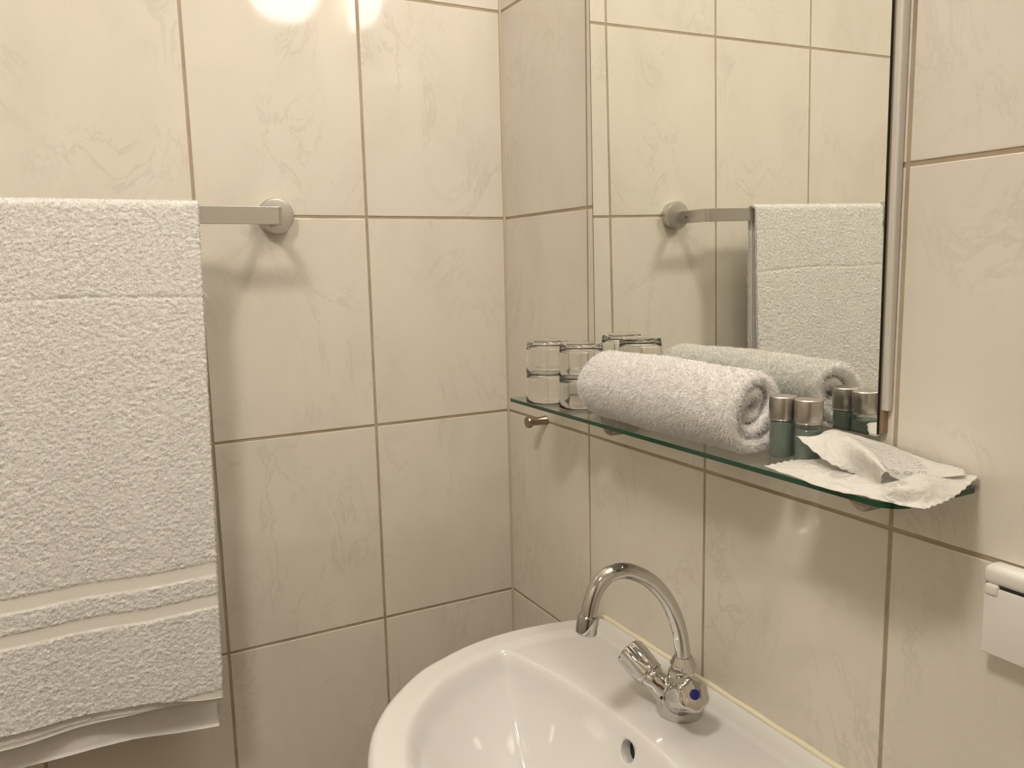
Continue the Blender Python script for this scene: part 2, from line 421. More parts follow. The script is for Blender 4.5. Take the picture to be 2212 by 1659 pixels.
bm.faces.new(rings[0]); bm.faces.new(rings[-1])
o = auto_smooth(from_bm('bar_strip', bm, M_SATIN, tb)); bevel_w(o, .0005, 2)
bm = bmesh.new(); add_lathe(bm, (-.3893, -.034, ZB), (1, 0, 0), [(0, .0012), (.0010, .0012)], 12); from_bm('set_screw', bm, M_HOLE, tb)

# ================================================================== TOWELS: pile made of fine bent loops
def pile(V, Fq, dens, h, wd, lean, mask=None, droop=0.):
    """loops scattered over the quads of (V,Fq): returns verts and quads"""
    A, B, C, D = (V[Fq[:, i]] for i in range(4))
    nrm = np.cross(C-A, D-B); ar = .5*np.linalg.norm(nrm, axis=1); nrm /= (2*ar[:, None]+1e-12)
    wgt = ar*(mask if mask is not None else 1)
    n = int(dens*wgt.sum()); idx = rng.choice(len(Fq), n, p=wgt/wgt.sum())
    s, t = rng.random((2, n, 1))
    P = (A[idx]*(1-s)+B[idx]*s)*(1-t)+(D[idx]*(1-s)+C[idx]*s)*t
    Nn = nrm[idx]; R = rng.normal(size=(n, 3)); T = np.cross(Nn, R); T /= np.linalg.norm(T, axis=1)[:, None]
    W = np.cross(Nn, T); hh = h*rng.uniform(.5, 1.25, (n, 1)); ww = wd*rng.uniform(.6, 1.3, (n, 1))
    g = np.array([0, 0, -droop])
    mid = P+Nn*hh*.65+T*hh*lean*.35+g*hh*.4
    tip = P+Nn*hh*(.95)+T*hh*lean+g*hh
    vv = np.stack([P-W*ww, P+W*ww, mid+W*ww*.8, mid-W*ww*.8, tip+W*ww*.35, tip-W*ww*.35], 1).reshape(-1, 3)
    b = np.arange(n)[:, None]*6
    ff = np.concatenate([b+np.array([[0, 1, 2, 3]]), b+np.array([[3, 2, 4, 5]])], 0)
    return vv, ff
def grid_faces(nu, nv, wrap_u=False):
    i, j = np.meshgrid(np.arange(nu if wrap_u else nu-1), np.arange(nv-1), indexing='ij')
    a = (i*nv+j).ravel(); b = (((i+1) % nu)*nv+j).ravel()
    return np.stack([a, b, b+1, a+1], 1)

def smooth_interp(u, X, Z):
    g = np.linspace(0, 1, 400); z = np.interp(g, X, Z); k = np.exp(-np.linspace(-2, 2, 61)**2); k /= k.sum()
    z = np.convolve(np.pad(z, 30, 'edge'), k, 'valid'); return np.interp(u, g, z)
# ---- hanging bath towel, folded lengthwise and laid over the bar
def hang_sheet(half, yfb, ybb, zf, zb, x0, x1, seed, nu=150, wav=.004):
    """profile front bottom -> over the bar -> back bottom. returns V(nu,ns,3), s-coordinate z"""
    r = half; top = ZB+.0118+.0005; pr = []
    cy = BARY
    yF, yB = cy-r, cy+r*1.0
    for z in np.linspace(zf, top-.004, 420):
        k = (z-top)/(zf-top); pr.append((yF+(yfb-yF)*k**1.2, z))
    for t in np.linspace(0, PI, 14)[1:-1]: pr.append((cy-r*math.cos(t), top-.004+(r+.0005)*math.sin(t)*.9))
    for z in np.linspace(top-.004, zb, 110):
        k = (z-top)/(zb-top); pr.append((yB+(ybb-yB)*k, z))
    pr = np.array(pr); ns = len(pr)
    u = np.linspace(0, 1, nu)[:, None]
    Y = np.repeat(pr[None, :, 0], nu, 0); Z = np.repeat(pr[None, :, 1], nu, 0)
    down = np.clip((top-Z)/.7, 0, 1)
    front = (np.arange(ns) < 426)[None, :]*1.0
    xr = x0-.016*down**1.3-.0035*down**.3
    X = xr+(x1-xr)*u
    ph = 0.
    Y = Y-front*wav*down*(np.sin(u*9+ph)*.9+np.sin(u*17+Z*6+ph*2)*.45)*1.3+(1-front)*wav*down*np.sin(u*8+ph)*.8
    # every hem hangs in its own soft wave
    FX = [[0, .10, .28, .48, .63, .76, 1], [0, .18, .29, .48, .76, 1]][seed]
    FZ = [[-.0000, .0042, .0233, .022, .0239, .0251, .024], [-.0030, .0110, .0135, .0090, .0078, .008]][seed]
    BZ = [0, .0065, .0230, .0280, .0260, .024]; BX = [0, .17, .34, .50, .78, 1]
    off = np.where(front > 0, smooth_interp(u, FX, FZ), smooth_interp(u, BX, BZ)*(1 if seed == 0 else .6))
    Z = Z+off*down**3
    return np.stack([X, Y, Z], 2), pr
tw = None
sheetV = []; sheetF = []; sheetM = []; base = 0
specs = [(.0102, -.105, -.064, -.671, -.7200, -.5010, -.852, 0),
         (.0062, -.099, -.070, -.6775, -.7300, -.5035, -.850, 1)]
for half, yfb, ybb, zf, zb, x0, x1, sd in specs:
    S, pr = hang_sheet(half, yfb, ybb, zf, zb, x0, x1, sd, 250 if sd == 0 else 110)
    nu, ns = S.shape[:2]; V = S.reshape(-1, 3).copy()
    # terry undulation, crease and the flat woven bands
    Z = V[:, 2]; sidx = np.tile(np.arange(ns), nu); isf = sidx < 420
    dst = (Z-zf)                     # height above the front hem
    bd = lambda a, b: (sstep(a-.002, a, dst)*(1-sstep(b, b+.002, dst)))*isf
    band = np.maximum(bd(.134, .151), bd(.179, .197)); hem = (1-sstep(.0125, .0145, dst))*isf
    dn = np.array([noise.noise(Vector((p[0]*170, p[1]*170, p[2]*250+sd*9)))*.6+noise.noise(Vector((p[0]*330, p[1]*300, p[2]*520)))*.8 for p in V])
    flat = np.clip(band+hem, 0, 1)
    cr = np.exp(-((Z+.109+.002*np.sin(V[:, 0]*22))/.0022)**2)*isf*(.5+.5*np.sin(V[:, 0]*31)**2) if sd == 0 else 0
    out = (dn*(.0019 if sd == 0 else .0008))*(1-flat)-flat*.0013-cr*.0022
    sgn = np.where(sidx < 426, -1., 1.)
    V[:, 1] += sgn*out
    # loops frayed along the right selvage
    Fq = grid_faces(nu, ns)[:, ::-1]
    # give the sheet its thickness: copy offset inward and stitch the rim
    A, B, C, D = (V[Fq[:, i]] for i in range(4)); fn = np.cross(C-A, D-B); vn = np.zeros_like(V)
    for i in range(4): np.add.at(vn, Fq[:, i], fn)
    vn /= np.linalg.norm(vn, axis=1)[:, None]
    if vn[100, 1] > 0: vn = -vn; Fq = Fq[:, ::-1]
    Vi = V-vn*.0028
    g = np.arange(nu*ns).reshape(nu, ns); rim = np.concatenate([g[0, :], g[1:, -1], g[-1, -2::-1], g[-2:0:-1, 0]]); m = len(rim)
    rf = np.stack([rim, np.roll(rim, -1), np.roll(rim, -1)+len(V), rim+len(V)], 1)
    fm = (flat[Fq].mean(1) > .5).astype(int)
    sheetV += [V, Vi]; sheetF += [Fq+base, Fq[:, ::-1]+len(V)+base, rf+base]; sheetM += [fm, fm, np.zeros(m, int)]
    base += 2*len(V)
    if sd == 0:
        mk = 1-flat[Fq].mean(1)
        mk = np.where((sidx[Fq[:, 0]] < 470), mk, .0)
        pv, pf = pile(V, Fq, 640000, .0016, .00026, .9, mk, .25)
        sheetV.append(pv); sheetF.append(pf+base); sheetM.append(np.zeros(len(pf), int)); base += len(pv)
        # fuzz on the right-hand edge
        rimq = rf[:ns-1]; Vb = np.concatenate([V, Vi])
        rq = rimq; tst = np.cross(Vb[rq[0, 2]]-Vb[rq[0, 0]], Vb[rq[0, 3]]-Vb[rq[0, 1]])
        if tst[0] < 0: rq = rq[:, ::-1]
        pv, pf = pile(Vb, rq, 2500000, .0017, .00024, .9, None, .2)
        sheetV.append(pv); sheetF.append(pf+base); sheetM.append(np.zeros(len(pf), int)); base += len(pv)
tw = thing('bath_towel', 'white terry bath towel folded over the aluminium bar on the back wall', 'towel', (-.68, BARY, .013))
np_mesh('towel_cloth', np.concatenate(sheetV), np.concatenate(sheetF), [M_TERRY, M_BAND], tw, None, np.concatenate(sheetM))
bm = bmesh.new(); add_tube(bm, catmull([(-.508, -.099, -.108), (-.5045, -.1, -.106), (-.5010, -.101, -.1085), (-.4995, -.101, -.113)], 6), .00035, 6)
from_bm('loose_thread', bm, M_TERRY, tw)

# ---- rolled hand towel on the shelf
def rolled(cx, y0, y1, zb):
    R = .0452; turns = 2.35; th = .0126; pitch = .0142
    nt = 260; ny = 170
    TH = np.linspace(0, turns*2*PI, nt); r = R-pitch*(TH/(2*PI))
    def pt(r, t):
        # flattened, slightly squarish spiral leaning back
        q = np.clip((R-r)/R, 0, 1); x = r*np.cos(t)*(1+.05*np.cos(2*(t-.5))); z = r*np.sin(t)*(1.0+.03*np.cos(3*t))
        d = -.80*x+.60*z; k = .42*q**1.3; x = x+.80*d*k; z = z-.60*d*k
        e = .60*x+.80*z; x = x+.60*e*k*.5; z = z+.80*e*k*.5
        return x, z
    T0 = 5.5
    xo, zo = pt(r, T0-TH); xi, zi = pt(r-th, T0-TH)
    # closed cross-section: outer skin inward along the spiral, then back along the inner skin
    k = 7; e1 = [(xo[-1]+(xi[-1]-xo[-1])*(.5-.5*math.cos(PI*j/k)), zo[-1]+(zi[-1]-zo[-1])*(.5-.5*math.cos(PI*j/k))) for j in range(1, k)]
    e0 = [(xi[0]+(xo[0]-xi[0])*(.5-.5*math.cos(PI*j/k)), zi[0]+(zo[0]-zi[0])*(.5-.5*math.cos(PI*j/k))) for j in range(1, k)]
    cs = np.array(list(zip(xo, zo))+e1+list(zip(xi[::-1], zi[::-1]))+e0)
    mid_o = np.stack([(xo+xi)/2, (zo+zi)/2], 1)
    ctr = np.concatenate([mid_o, np.repeat(mid_o[-1:], len(e1), 0), mid_o[::-1], np.repeat(mid_o[:1], len(e0), 0)])
    # how deep inside the roll every cross-section point lies (inner turns sit a little back)
    tt = np.concatenate([TH, np.full(len(e1), TH[-1]), TH[::-1], np.zeros(len(e0))])/(2*PI)
    nc = len(cs); yy = np.linspace(0, 1, ny); V = np.zeros((nc, ny, 3))
    for j, q in enumerate(yy):
        y = y0+(y1-y0)*q; d0 = q*abs(y1-y0); d1 = (1-q)*abs(y1-y0)
        e = min(d0, d1); shr = 1.0 if e > .007 else math.sqrt(max(0, 1-((.007-e)/.007)**2))*.9+.1
        c2 = ctr+(cs-ctr)*shr
        taper = 1-.30*math.exp(-(d0/.016)**2)-.02*math.sin(q*9)
        x = c2[:, 0]*taper; z = c2[:, 1]*taper
        z = z-(1-taper)*R*.35
        pull = .005*np.clip(tt, 0, 2.4)+.002*np.sin(tt*11)
        yv = y+pull*np.where(d1 < d0, sstep(.05, 0., np.full(nc, d1)), 0)-pull*np.where(d0 < d1, sstep(.05, 0, np.full(nc, d0)), 0)
        V[:, j, 0] = cx+x; V[:, j, 1] = yv; V[:, j, 2] = zb+R+z
    V = V.reshape(-1, 3)
    zmin = zb+.0006
    low = V[:, 2] < zmin+.002; V[:, 2] = np.where(V[:, 2] < zmin, zmin, V[:, 2])
    Fq = grid_faces(nc, ny, True)
    A, B, C, D = (V[Fq[:, i]] for i in range(4)); fn = np.cross(C-A, D-B); vn = np.zeros_like(V)
    for i in range(4): np.add.at(vn, Fq[:, i], fn)
    vn /= np.linalg.norm(vn, axis=1)[:, None]+1e-12
    # outer skin should point away from the axis
    i0 = 30*ny+ny//2
    if np.dot(vn[i0], V[i0]-np.array([cx, V[i0][1], zb+R])) < 0: vn = -vn; Fq = Fq[:, ::-1]
    dn = np.array([noise.noise(Vector(tuple(p*95)))*.7+noise.noise(Vector(tuple(p*260)))*.5 for p in V])
    V = V+vn*(dn*.0013)[:, None]; V[:, 2] = np.maximum(V[:, 2], zmin)
    # end caps between outer and inner skin
    caps = []
    no = nt+len(e1)
    for j in (0, ny-1):
        for i in range(nt-1):
            a, b = i*ny+j, (i+1)*ny+j; ii = no+(nt-1-i); c, d = (ii-1)*ny+j, ii*ny+j
            caps.append((a, b, c, d) if j else (d, c, b, a))
    caps = np.array(caps)
    return V, Fq, caps, nt, ny, nc
V, Fq, caps, nt, ny, nc = rolled(-.0670, -.374, -.661, SZ)
ci = caps[nt:, :]; A = V[ci[:, 0]]; t_ = np.cross(V[ci[:, 2]]-A, V[ci[:, 3]]-V[ci[:, 1]])
if t_[:, 1].sum() > 0: caps = caps[:, ::-1]
mk = np.ones(len(Fq))
fi = Fq.min(1)//ny
pv, pf = pile(V, Fq, 1250000, .0034, .00020, .55, np.where(fi < nt*.62, 1., .35), .1)
pv2, pf2 = pile(V, caps, 1800000, .0026, .0002, .7, None, .1)
keep = None
pv[:, 2] = np.maximum(pv[:, 2], SZ+.0003); pv2[:, 2] = np.maximum(pv2[:, 2], SZ+.0003)
n0, n1 = len(V), len(V)+len(pv)
o = np_mesh('rolled_towel', np.concatenate([V, pv, pv2]), np.concatenate([Fq, caps, pf+n0, pf2+n1]), M_ROLL, None, (-.0755, -.515, SZ))
tag(o, 'small fluffy white towel rolled up lying on the glass shelf', 'towel')

# ================================================================== TUMBLERS, two inverted stacks of two
def tumbler(loc, label, group):
    t = thing('drinking_glass', label, 'glass', loc, group)
    x, y, z = loc; bm = bmesh.new()
    H = .047; outer = [(0, .0300), (.0006, .0306), (.002, .0307), (.012, .0306), (.036, .0297), (.0425, .0290), (.0457, .0278), (.047, .0255), (.0468, .020), (.0455, .012), (.0452, .002)]
    inner = [(0, .0297), (.012, .0297), (.034, .0288), (.0385, .0277), (.0400, .0250), (.0405, .015), (.0405, .002)]
    ro = add_lathe(bm, loc, (0, 0, 1), outer, 56, cap0=False)
    ri = add_lathe(bm, loc, (0, 0, 1), inner, 56, cap0=False)
    for i in range(56): bm.faces.new((ro[0][i], ri[0][i], ri[0][(i+1) % 56], ro[0][(i+1) % 56]))
    o = from_bm('glass_wall', bm, M_GLASS, t)
    return t
GR = 'upside-down tumblers at the left end of the shelf'

for nm, (gx, gy) in dict(left=(-.0755, -.2640), right=(-.0610, -.3285)).items():
    a = 'left' if nm == 'left' else 'right'
    tumbler((gx, gy, SZ+.0002), f'clear upside-down drinking glass, lower one of the {a} stack on the glass shelf', GR)
    tumbler((gx+.0012, gy+.0008, SZ+.0400), f'clear upside-down drinking glass, upper one of the {a} stack on the glass shelf', GR)

# ================================================================== TOILETRY BOTTLES
def bottle(loc, label, fill):
    t = thing('toiletry_bottle', label, 'bottle', loc, 'small toiletry bottles on the shelf')
    bm = bmesh.new(); add_lathe(bm, loc, (0, 0, 1), [(0, .0095), (.0006, .0118), (.002, .0126), (.034, .0126), (.0365, .0120), (.0375, .0095), (.042, .0090)], 48)
    from_bm('bottle_body', bm, M_BOT, t)
    bm = bmesh.new(); add_lathe(bm, loc, (0, 0, 1), [(.0012, .0100), (.0022, .0116), (.003, .0118), (fill-.0005, .0118), (fill, .0115), (fill, .004)], 48)
    auto_smooth(from_bm('liquid', bm, M_LIQ, t), .5)
    bm = bmesh.new(); add_lathe(bm, loc, (0, 0, 1), [(.0382, .0112), (.0382, .0126), (.0388, .0130), (.0392, .0131), (.0585, .0131), (.0594, .0128), (.0600, .0120), (.0601, .0100)], 64)
    auto_smooth(from_bm('bottle_cap', bm, M_SATIN_CAP, t), .5)
    bm = bmesh.new(); add_lathe(bm, loc, (0, 0, 1), [(.0370, .0105), (.0370, .0127), (.0378, .0129), (.0382, .0127), (.0382, .0105)], 48)
    from_bm('neck_ring', bm, M_CHROME, t)
    return t
M_SATIN_CAP = mat('silver_cap', (.50, .475, .44), .30, 1., Anisotropic=.5)
bottle((-.0545, -.6790, SZ+.0002), 'small grey-green toiletry bottle with silver cap, nearer the rolled towel end, left of its twin', .0360)
bottle((-.0500, -.7065, SZ+.0002), 'small grey-green toiletry bottle with silver cap, right of its twin, half hidden by sachets', .0315)

# ================================================================== SACHETS
def sachet_mat():
    m = mat('thin_white_wrapper', (.86, .845, .80), .38, 0, Subsurface_Weight=.0)
    P = m.node_tree.nodes['Principled BSDF']
    uvn = N(m, 'ShaderNodeUVMap'); uvn.uv_map = 'uv'; sp = N(m, 'ShaderNodeSeparateXYZ'); L(m, uvn.outputs[0], sp.inputs[0])
    tc = N(m, 'ShaderNodeTexCoord')
    n = noise_node(m, 95, 4, .62, 1.2, tc.outputs['Object']); bump(m, n.outputs[0], .0035, .8)
    def math_(op, a, b=None):
        q = N(m, 'ShaderNodeMath'); q.operation = op
        for i, v in enumerate((a, b)):
            if v is None: continue
            if hasattr(v, 'links'): L(m, v, q.inputs[i])
            else: q.inputs[i].default_value = v
        return q.outputs[0]
    U, V = sp.outputs[0], sp.outputs[1]
    def between(x, a, b): return math_('MULTIPLY', math_('GREATER_THAN', x, a), math_('LESS_THAN', x, b))
    # rows of tiny worn print (v runs along the rows, u across them)
    rows = math_('FRACT', math_('MULTIPLY', V, 19.))
    rowm = between(rows, .2, .62)
    cv = N(m, 'ShaderNodeCombineXYZ'); L(m, math_('MULTIPLY', U, 95.), cv.inputs[0]); L(m, math_('MULTIPLY', math_('FLOOR', math_('MULTIPLY', V, 19.)), 7.3), cv.inputs[1])
    nn = noise_node(m, 1.0, 2, .8, 0, cv.outputs[0])
    ink = math_('MULTIPLY', math_('GREATER_THAN', nn.outputs[0], .47), rowm)
    ink = math_('MULTIPLY', ink, math_('MULTIPLY', between(U, .50, .80), between(V, .17, .72)))
    # four small round marks below the text
    for cu in (.47, .58, .67, .76):
        d = math_('SQRT', math_('ADD', math_('POWER', math_('MULTIPLY', math_('SUBTRACT', U, cu), 2.0), 2.), math_('POWER', math_('MULTIPLY', math_('SUBTRACT', V, .835), 1.0), 2.)))
        ring = between(d, .036, .058); dot = math_('LESS_THAN', d, .018)
        ink = math_('MAXIMUM', ink, math_('MAXIMUM', ring, dot))
    pm = N(m, 'ShaderNodeAttribute'); pm.attribute_name = 'printed'
    ink = math_('MULTIPLY', math_('MULTIPLY', ink, pm.outputs['Fac']), .62)
    c = mixc(m, ink, (.86, .845, .80), (.30, .30, .33))
    # grey printed patches of the lower wrapper
    inv = math_('SUBTRACT', 1., pm.outputs['Fac'])
    p1 = math_('MULTIPLY', between(U, .30, .40), between(V, .30, .62)); p2 = math_('MULTIPLY', between(U, .66, .76), between(V, .30, .50))
    nz = noise_node(m, 160, 2, .5, 0, tc.outputs['Object'])
    p = math_('MULTIPLY', math_('MULTIPLY', math_('MAXIMUM', p1, p2), inv), math_('GREATER_THAN', nz.outputs[0], .42))
    c = mixc(m, math_('MULTIPLY', p, .5), c, (.42, .41, .42))
    L(m, c, P.inputs['Base Color'])
    # thin paper lets a little light through
    tr = N(m, 'ShaderNodeBsdfTranslucent'); tr.inputs[0].default_value = (.85, .83, .78, 1)
    tp = N(m, 'ShaderNodeBsdfTransparent'); mx1 = N(m, 'ShaderNodeMixShader'); mx1.inputs[0].default_value = .30
    L(m, P.outputs[0], mx1.inputs[1]); L(m, tr.outputs[0], mx1.inputs[2])
    mx2 = N(m, 'ShaderNodeMixShader'); mx2.inputs[0].default_value = .10
    L(m, mx1.outputs[0], mx2.inputs[1]); L(m, tp.outputs[0], mx2.inputs[2])
    L(m, mx2.outputs[0], m.node_tree.nodes['Material Output'].inputs[0])
    return m
M_SACH = sachet_mat()
def patch(ctrl, nu, nv, sub):
    C = np.array(ctrl)                       # (a,b,3)
    def rs(P, n):
        P = np.asarray(P); k = len(P); out = []
        Q = np.concatenate([2*P[:1]-P[1:2], P, 2*P[-1:]-P[-2:-1]])
        for s in np.linspace(0, k-1, n):
            i = min(int(s), k-2); t = s-i; a, b, c, d = Q[i:i+4]
            out.append(.5*(2*b+(c-a)*t+(2*a-5*b+4*c-d)*t*t+(3*b-a-3*c+d)*t**3))
        return np.array(out)
    T = rs(C, nu); return np.stack([rs(T[i], nv) for i in range(nu)])
def sachet(name, ctrl, label, printed, amp, seed, loc, crimp, zmin):
    nu, nv = 130, 80; S = patch(ctrl, nu, nv, 1)
    u = np.linspace(0, 1, nu)[:, None]*np.ones((1, nv)); v = np.linspace(0, 1, nv)[None, :]*np.ones((nu, 1))
    edge = np.minimum.reduce([u, 1-u, v, 1-v]); inn = sstep(0, .12, edge)
    P = S.reshape(-1, 3)
    nz = np.array([noise.noise(Vector((p[0]*55+seed, p[1]*55, 0)))*.6+abs(noise.noise(Vector((p[0]*110, p[1]*90+seed, 3))))*.7 for p in P]).reshape(nu, nv)
    S[:, :, 2] += amp*nz*inn+crimp(u, v)
    # scalloped crimped edges
    S[:, :, 2] += (1-sstep(0, .06, np.minimum(u, 1-u)))*.0006*np.sin(v*60)
    S[:, :, 0] += (1-sstep(0, .05, np.minimum(v, 1-v)))*.0008*(np.sin(u*34)+.5*np.sin(u*71+1))
    S[:, :, 2] = np.maximum(S[:, :, 2], zmin+.0009+.0004*np.sin(u*31+v*17))
    S[:, :, 0] = np.minimum(S[:, :, 0], -.0022-.0006*np.sin(v*20))
    V = S.reshape(-1, 3); Fq = grid_faces(nu, nv); UV = np.stack([u.ravel(), v.ravel()], 1)
    Vb = V-np.array([0, 0, .0005]); g = np.arange(nu*nv).reshape(nu, nv)
    rim = np.concatenate([g[0, :], g[1:, -1], g[-1, -2::-1], g[-2:0:-1, 0]])
    rf = np.stack([rim, np.roll(rim, -1), np.roll(rim, -1)+len(V), rim+len(V)], 1)
    o = np_mesh(name, np.concatenate([V, Vb]), np.concatenate([Fq, Fq[:, ::-1]+len(V), rf]), M_SACH, None, loc, uv=np.concatenate([UV, UV]))
    at = o.data.attributes.new('printed', 'FLOAT', 'POINT'); at.data.foreach_set('value', np.full(2*len(V), float(printed), np.float32))
    tag(o, label, 'sachet'); return o
LO = [[(-.1004, -.7010, -.2693), (-.0634, -.7039, -.2675), (-.0230, -.7112, -.2685)],
      [(-.1060, -.7373, -.2690), (-.0791, -.7360, -.2640), (-.0120, -.7280, -.2670)],
      [(-.1145, -.7884, -.2687), (-.0722, -.7799, -.2640), (-.0060, -.7550, -.2670)],
      [(-.1071, -.8131, -.2690), (-.0834, -.8220, -.2610), (-.0060, -.7878, -.2650)],
      [(-.1048, -.8390, -.2690), (-.0863, -.8450, -.2590), (-.0050, -.8158, -.2630)],
      [(-.0975, -.8622, -.2693), (-.0599, -.8604, -.2660), (-.0028, -.8440, -.2610)]]
UP = [[(-.0692, -.7101, -.2430), (-.0798, -.7544, -.2560), (-.0751, -.7811, -.2630), (-.0869, -.8044, -.2635)],
      [(-.0605, -.7248, -.2410), (-.0698, -.7579, -.2470), (-.0766, -.7870, -.2550), (-.0847, -.8127, -.2625)],
      [(-.0358, -.7219, -.2385), (-.0598, -.7640, -.2380), (-.0827, -.8014, -.2420), (-.0900, -.8214, -.2500)],
      [(-.0192, -.7359, -.2435), (-.0534, -.7829, -.2445), (-.0701, -.8139, -.2490), (-.0723, -.8225, -.2590)],
      [(-.0051, -.7644, -.2505), (-.0204, -.7925, -.2510), (-.0379, -.8205, -.2540), (-.0474, -.8317, -.2590)],
      [(-.0107, -.8059, -.2580), (-.0068, -.8182, -.2570), (-.0085, -.8339, -.2570), (-.0191, -.8429, -.2580)]]
sachet('soap_sachet', LO, 'flat white wrapped soap sachet on the glass shelf end, under the printed one', 0, .0022, 3, (-.06, -.78, SZ),
       lambda u, v: .0045*np.exp(-(((u-.78)/.15)**2+((v-.50)/.34)**2)**2), SZ)
sachet('soap_sachet', UP, 'crumpled white sachet with small grey print, on top of the flatter one beside the bottles', 1, .0012, 11, (-.06, -.78, SZ+.006),
       lambda u, v: 0*u, SZ+.0045)

# ================================================================== SOCKET with hinged cover, right edge
sk = thing('power_socket', 'white plastic wall socket with closed hinged cover, right of the washbasin', 'socket', (0, -.905, -.367))
SKY0, SKY1, SKT, SKB = -.8620, -.945, -.3280, -.4020
def rbox(name, b, m, parent, bev, seg=4):
    bm = bmesh.new(); add_box(bm, *b); o = from_bm(name, bm, m, parent, True)
    bevel_w(o, bev, seg); 
    for e in (): pass
    return o
rbox('socket_body', (-.0150, .0005, SKY1, SKY0, SKB-.002, SKT), M_PLASTIC, sk, .0045)
rbox('socket_cover', (-.0185, -.0135, SKY1+.001, SKY0+.0002-.0015, SKB-.0005, SKT-.0175), M_PLASTIC, sk, .0016)
rbox('hood', (-.0195, -.0020, SKY1, SKY0+.0006, SKT-.0155, SKT+.0004), M_PLASTIC, sk, .0055, 5)
rbox('hinge', (-.0200, -.012, SKY0-.0135, SKY0-.0022, SKT-.0245, SKT-.0145), M_PLASTIC, sk, .0025)
rbox('gap_shade_strip', (-.0170, -.012, SKY1+.002, SKY0-.002, SKT-.0185, SKT-.0145), M_HOLE, sk, .0005)  # solid dark strip painted in for the shade between hood and cover

# ================================================================== WASHBASIN
RZ = -.5990; BC = Vector((-.25, -.5445))
half = [(-.0015, .2555), (-.018, .267), (-.050, .276), (-.090, .2845), (-.134, .288), (-.178, .286), (-.2205, .2775), (-.262, .2625), (-.303, .2425), (-.357, .1955), (-.392, .1500), (-.4120, .1100), (-.4240, .0750), (-.432, .0380), (-.435, 0)]
hp = catmull([(a, b, 0) for a, b in half], 10)
poly = [(p.x, p.y) for p in hp]+[(p.x, -p.y) for p in hp[-2::-1]]
poly = np.array(poly)+np.array([0, BC.y])
NA = 360; NR = 120
closed = np.concatenate([poly, poly[:1]])
def ray_hit(th):
    d = np.array([math.cos(th), math.sin(th)]); best = None
    a = closed[:-1]-np.array(BC); e = closed[1:]-closed[:-1]
    den = d[0]*e[:, 1]-d[1]*e[:, 0]; den = np.where(abs(den) < 1e-12, 1e-12, den)
    t = (a[:, 0]*e[:, 1]-a[:, 1]*e[:, 0])/den; s = (a[:, 0]*d[1]-a[:, 1]*d[0])/den
    ok = (t > 0) & (s >= -1e-9) & (s <= 1+1e-9); return t[ok].min()
angs = np.linspace(0, 2*PI, NA, endpoint=False)
# put angular samples on the two back corners
for cy in (.2555, -.2555):
    tc_ = math.atan2(cy, -.0015-BC.x) % (2*PI); k = np.argmin(abs((angs-tc_+PI) % (2*PI)-PI)); angs[k] = tc_
RT = np.array([ray_hit(t) for t in angs])
pq = closed
def sdist(P):
    a = closed[:-1]; e = closed[1:]-a; L2 = (e**2).sum(1)
    dd = np.full(len(P), 9.)
    for i in range(len(a)):
        if abs(a[i, 0]) < .003 and abs(a[i, 0]+e[i, 0]) < .003: continue      # the side against the wall has no rolled rim
        t = np.clip(((P-a[i])@e[i])/(L2[i]+1e-15), 0, 1); q = a[i]+t[:, None]*e[i]; dd = np.minimum(dd, np.hypot(*(P-q).T))
    return dd
tt = 1-np.linspace(1, 0, NR)**1.0; tt = np.concatenate([np.linspace(0, .80, NR-42), np.linspace(.80, 1, 43)[1:]])[1:]
NR = len(tt)
XY = np.array(BC)+np.stack([np.cos(angs), np.sin(angs)], 1)[:, None, :]*(RT[:, None]*tt[None, :])[:, :, None]
Pf = np.concatenate([XY.reshape(-1, 2), np.array(BC)[None]]); S = sdist(Pf)
def smin(a, b, k): h = np.clip(.5+.5*(b-a)/k, 0, 1); return b+(a-b)*h-k*h*(1-h)
def basin_z(P, S):
    x, y = P[:, 0], P[:, 1]-BC.y
    r = .011; z = np.where(S < r, -r+np.sqrt(np.maximum(0, r*r-(r-np.minimum(S, r))**2)), 0.)*.9
    z = z-.0018*sstep(.030, .050, S)*sstep(-.006, -.040, x)          # deck lies a touch below the rolled rim
    z = z-.0020*sstep(-.030, -.040, x)*sstep(.034, .055, S)
    edge = -.1330-.033*(np.abs(y)/.22)**2
    a = (S-.040)/.165; b = (edge-x)/.085
    q = smin(a, b, .10); q = np.clip(q, 0, 1)
    q2 = q+0*.02
    dep = .135*(1-(1-q2)**2.1); lip = sstep(0, .11, q)
    return z-dep*lip
Zf = RZ+basin_z(Pf, S)
V = np.concatenate([Pf, Zf[:, None]], 1)
Fq = []
idx = lambda i, j: (i % NA)*NR+j
i, j = np.meshgrid(np.arange(NA), np.arange(NR-1), indexing='ij')
Fq = np.stack([((i % NA)*NR+j).ravel(), ((i % NA)*NR+j+1).ravel(), (((i+1) % NA)*NR+j+1).ravel(), (((i+1) % NA)*NR+j).ravel()], 1)
bm = bmesh.new(); bv = [bm.verts.new(v) for v in V]
for f in Fq: bm.faces.new([bv[k] for k in f])
for k in range(NA): bm.faces.new((bv[-1], bv[k*NR], bv[((k+1) % NA)*NR]))
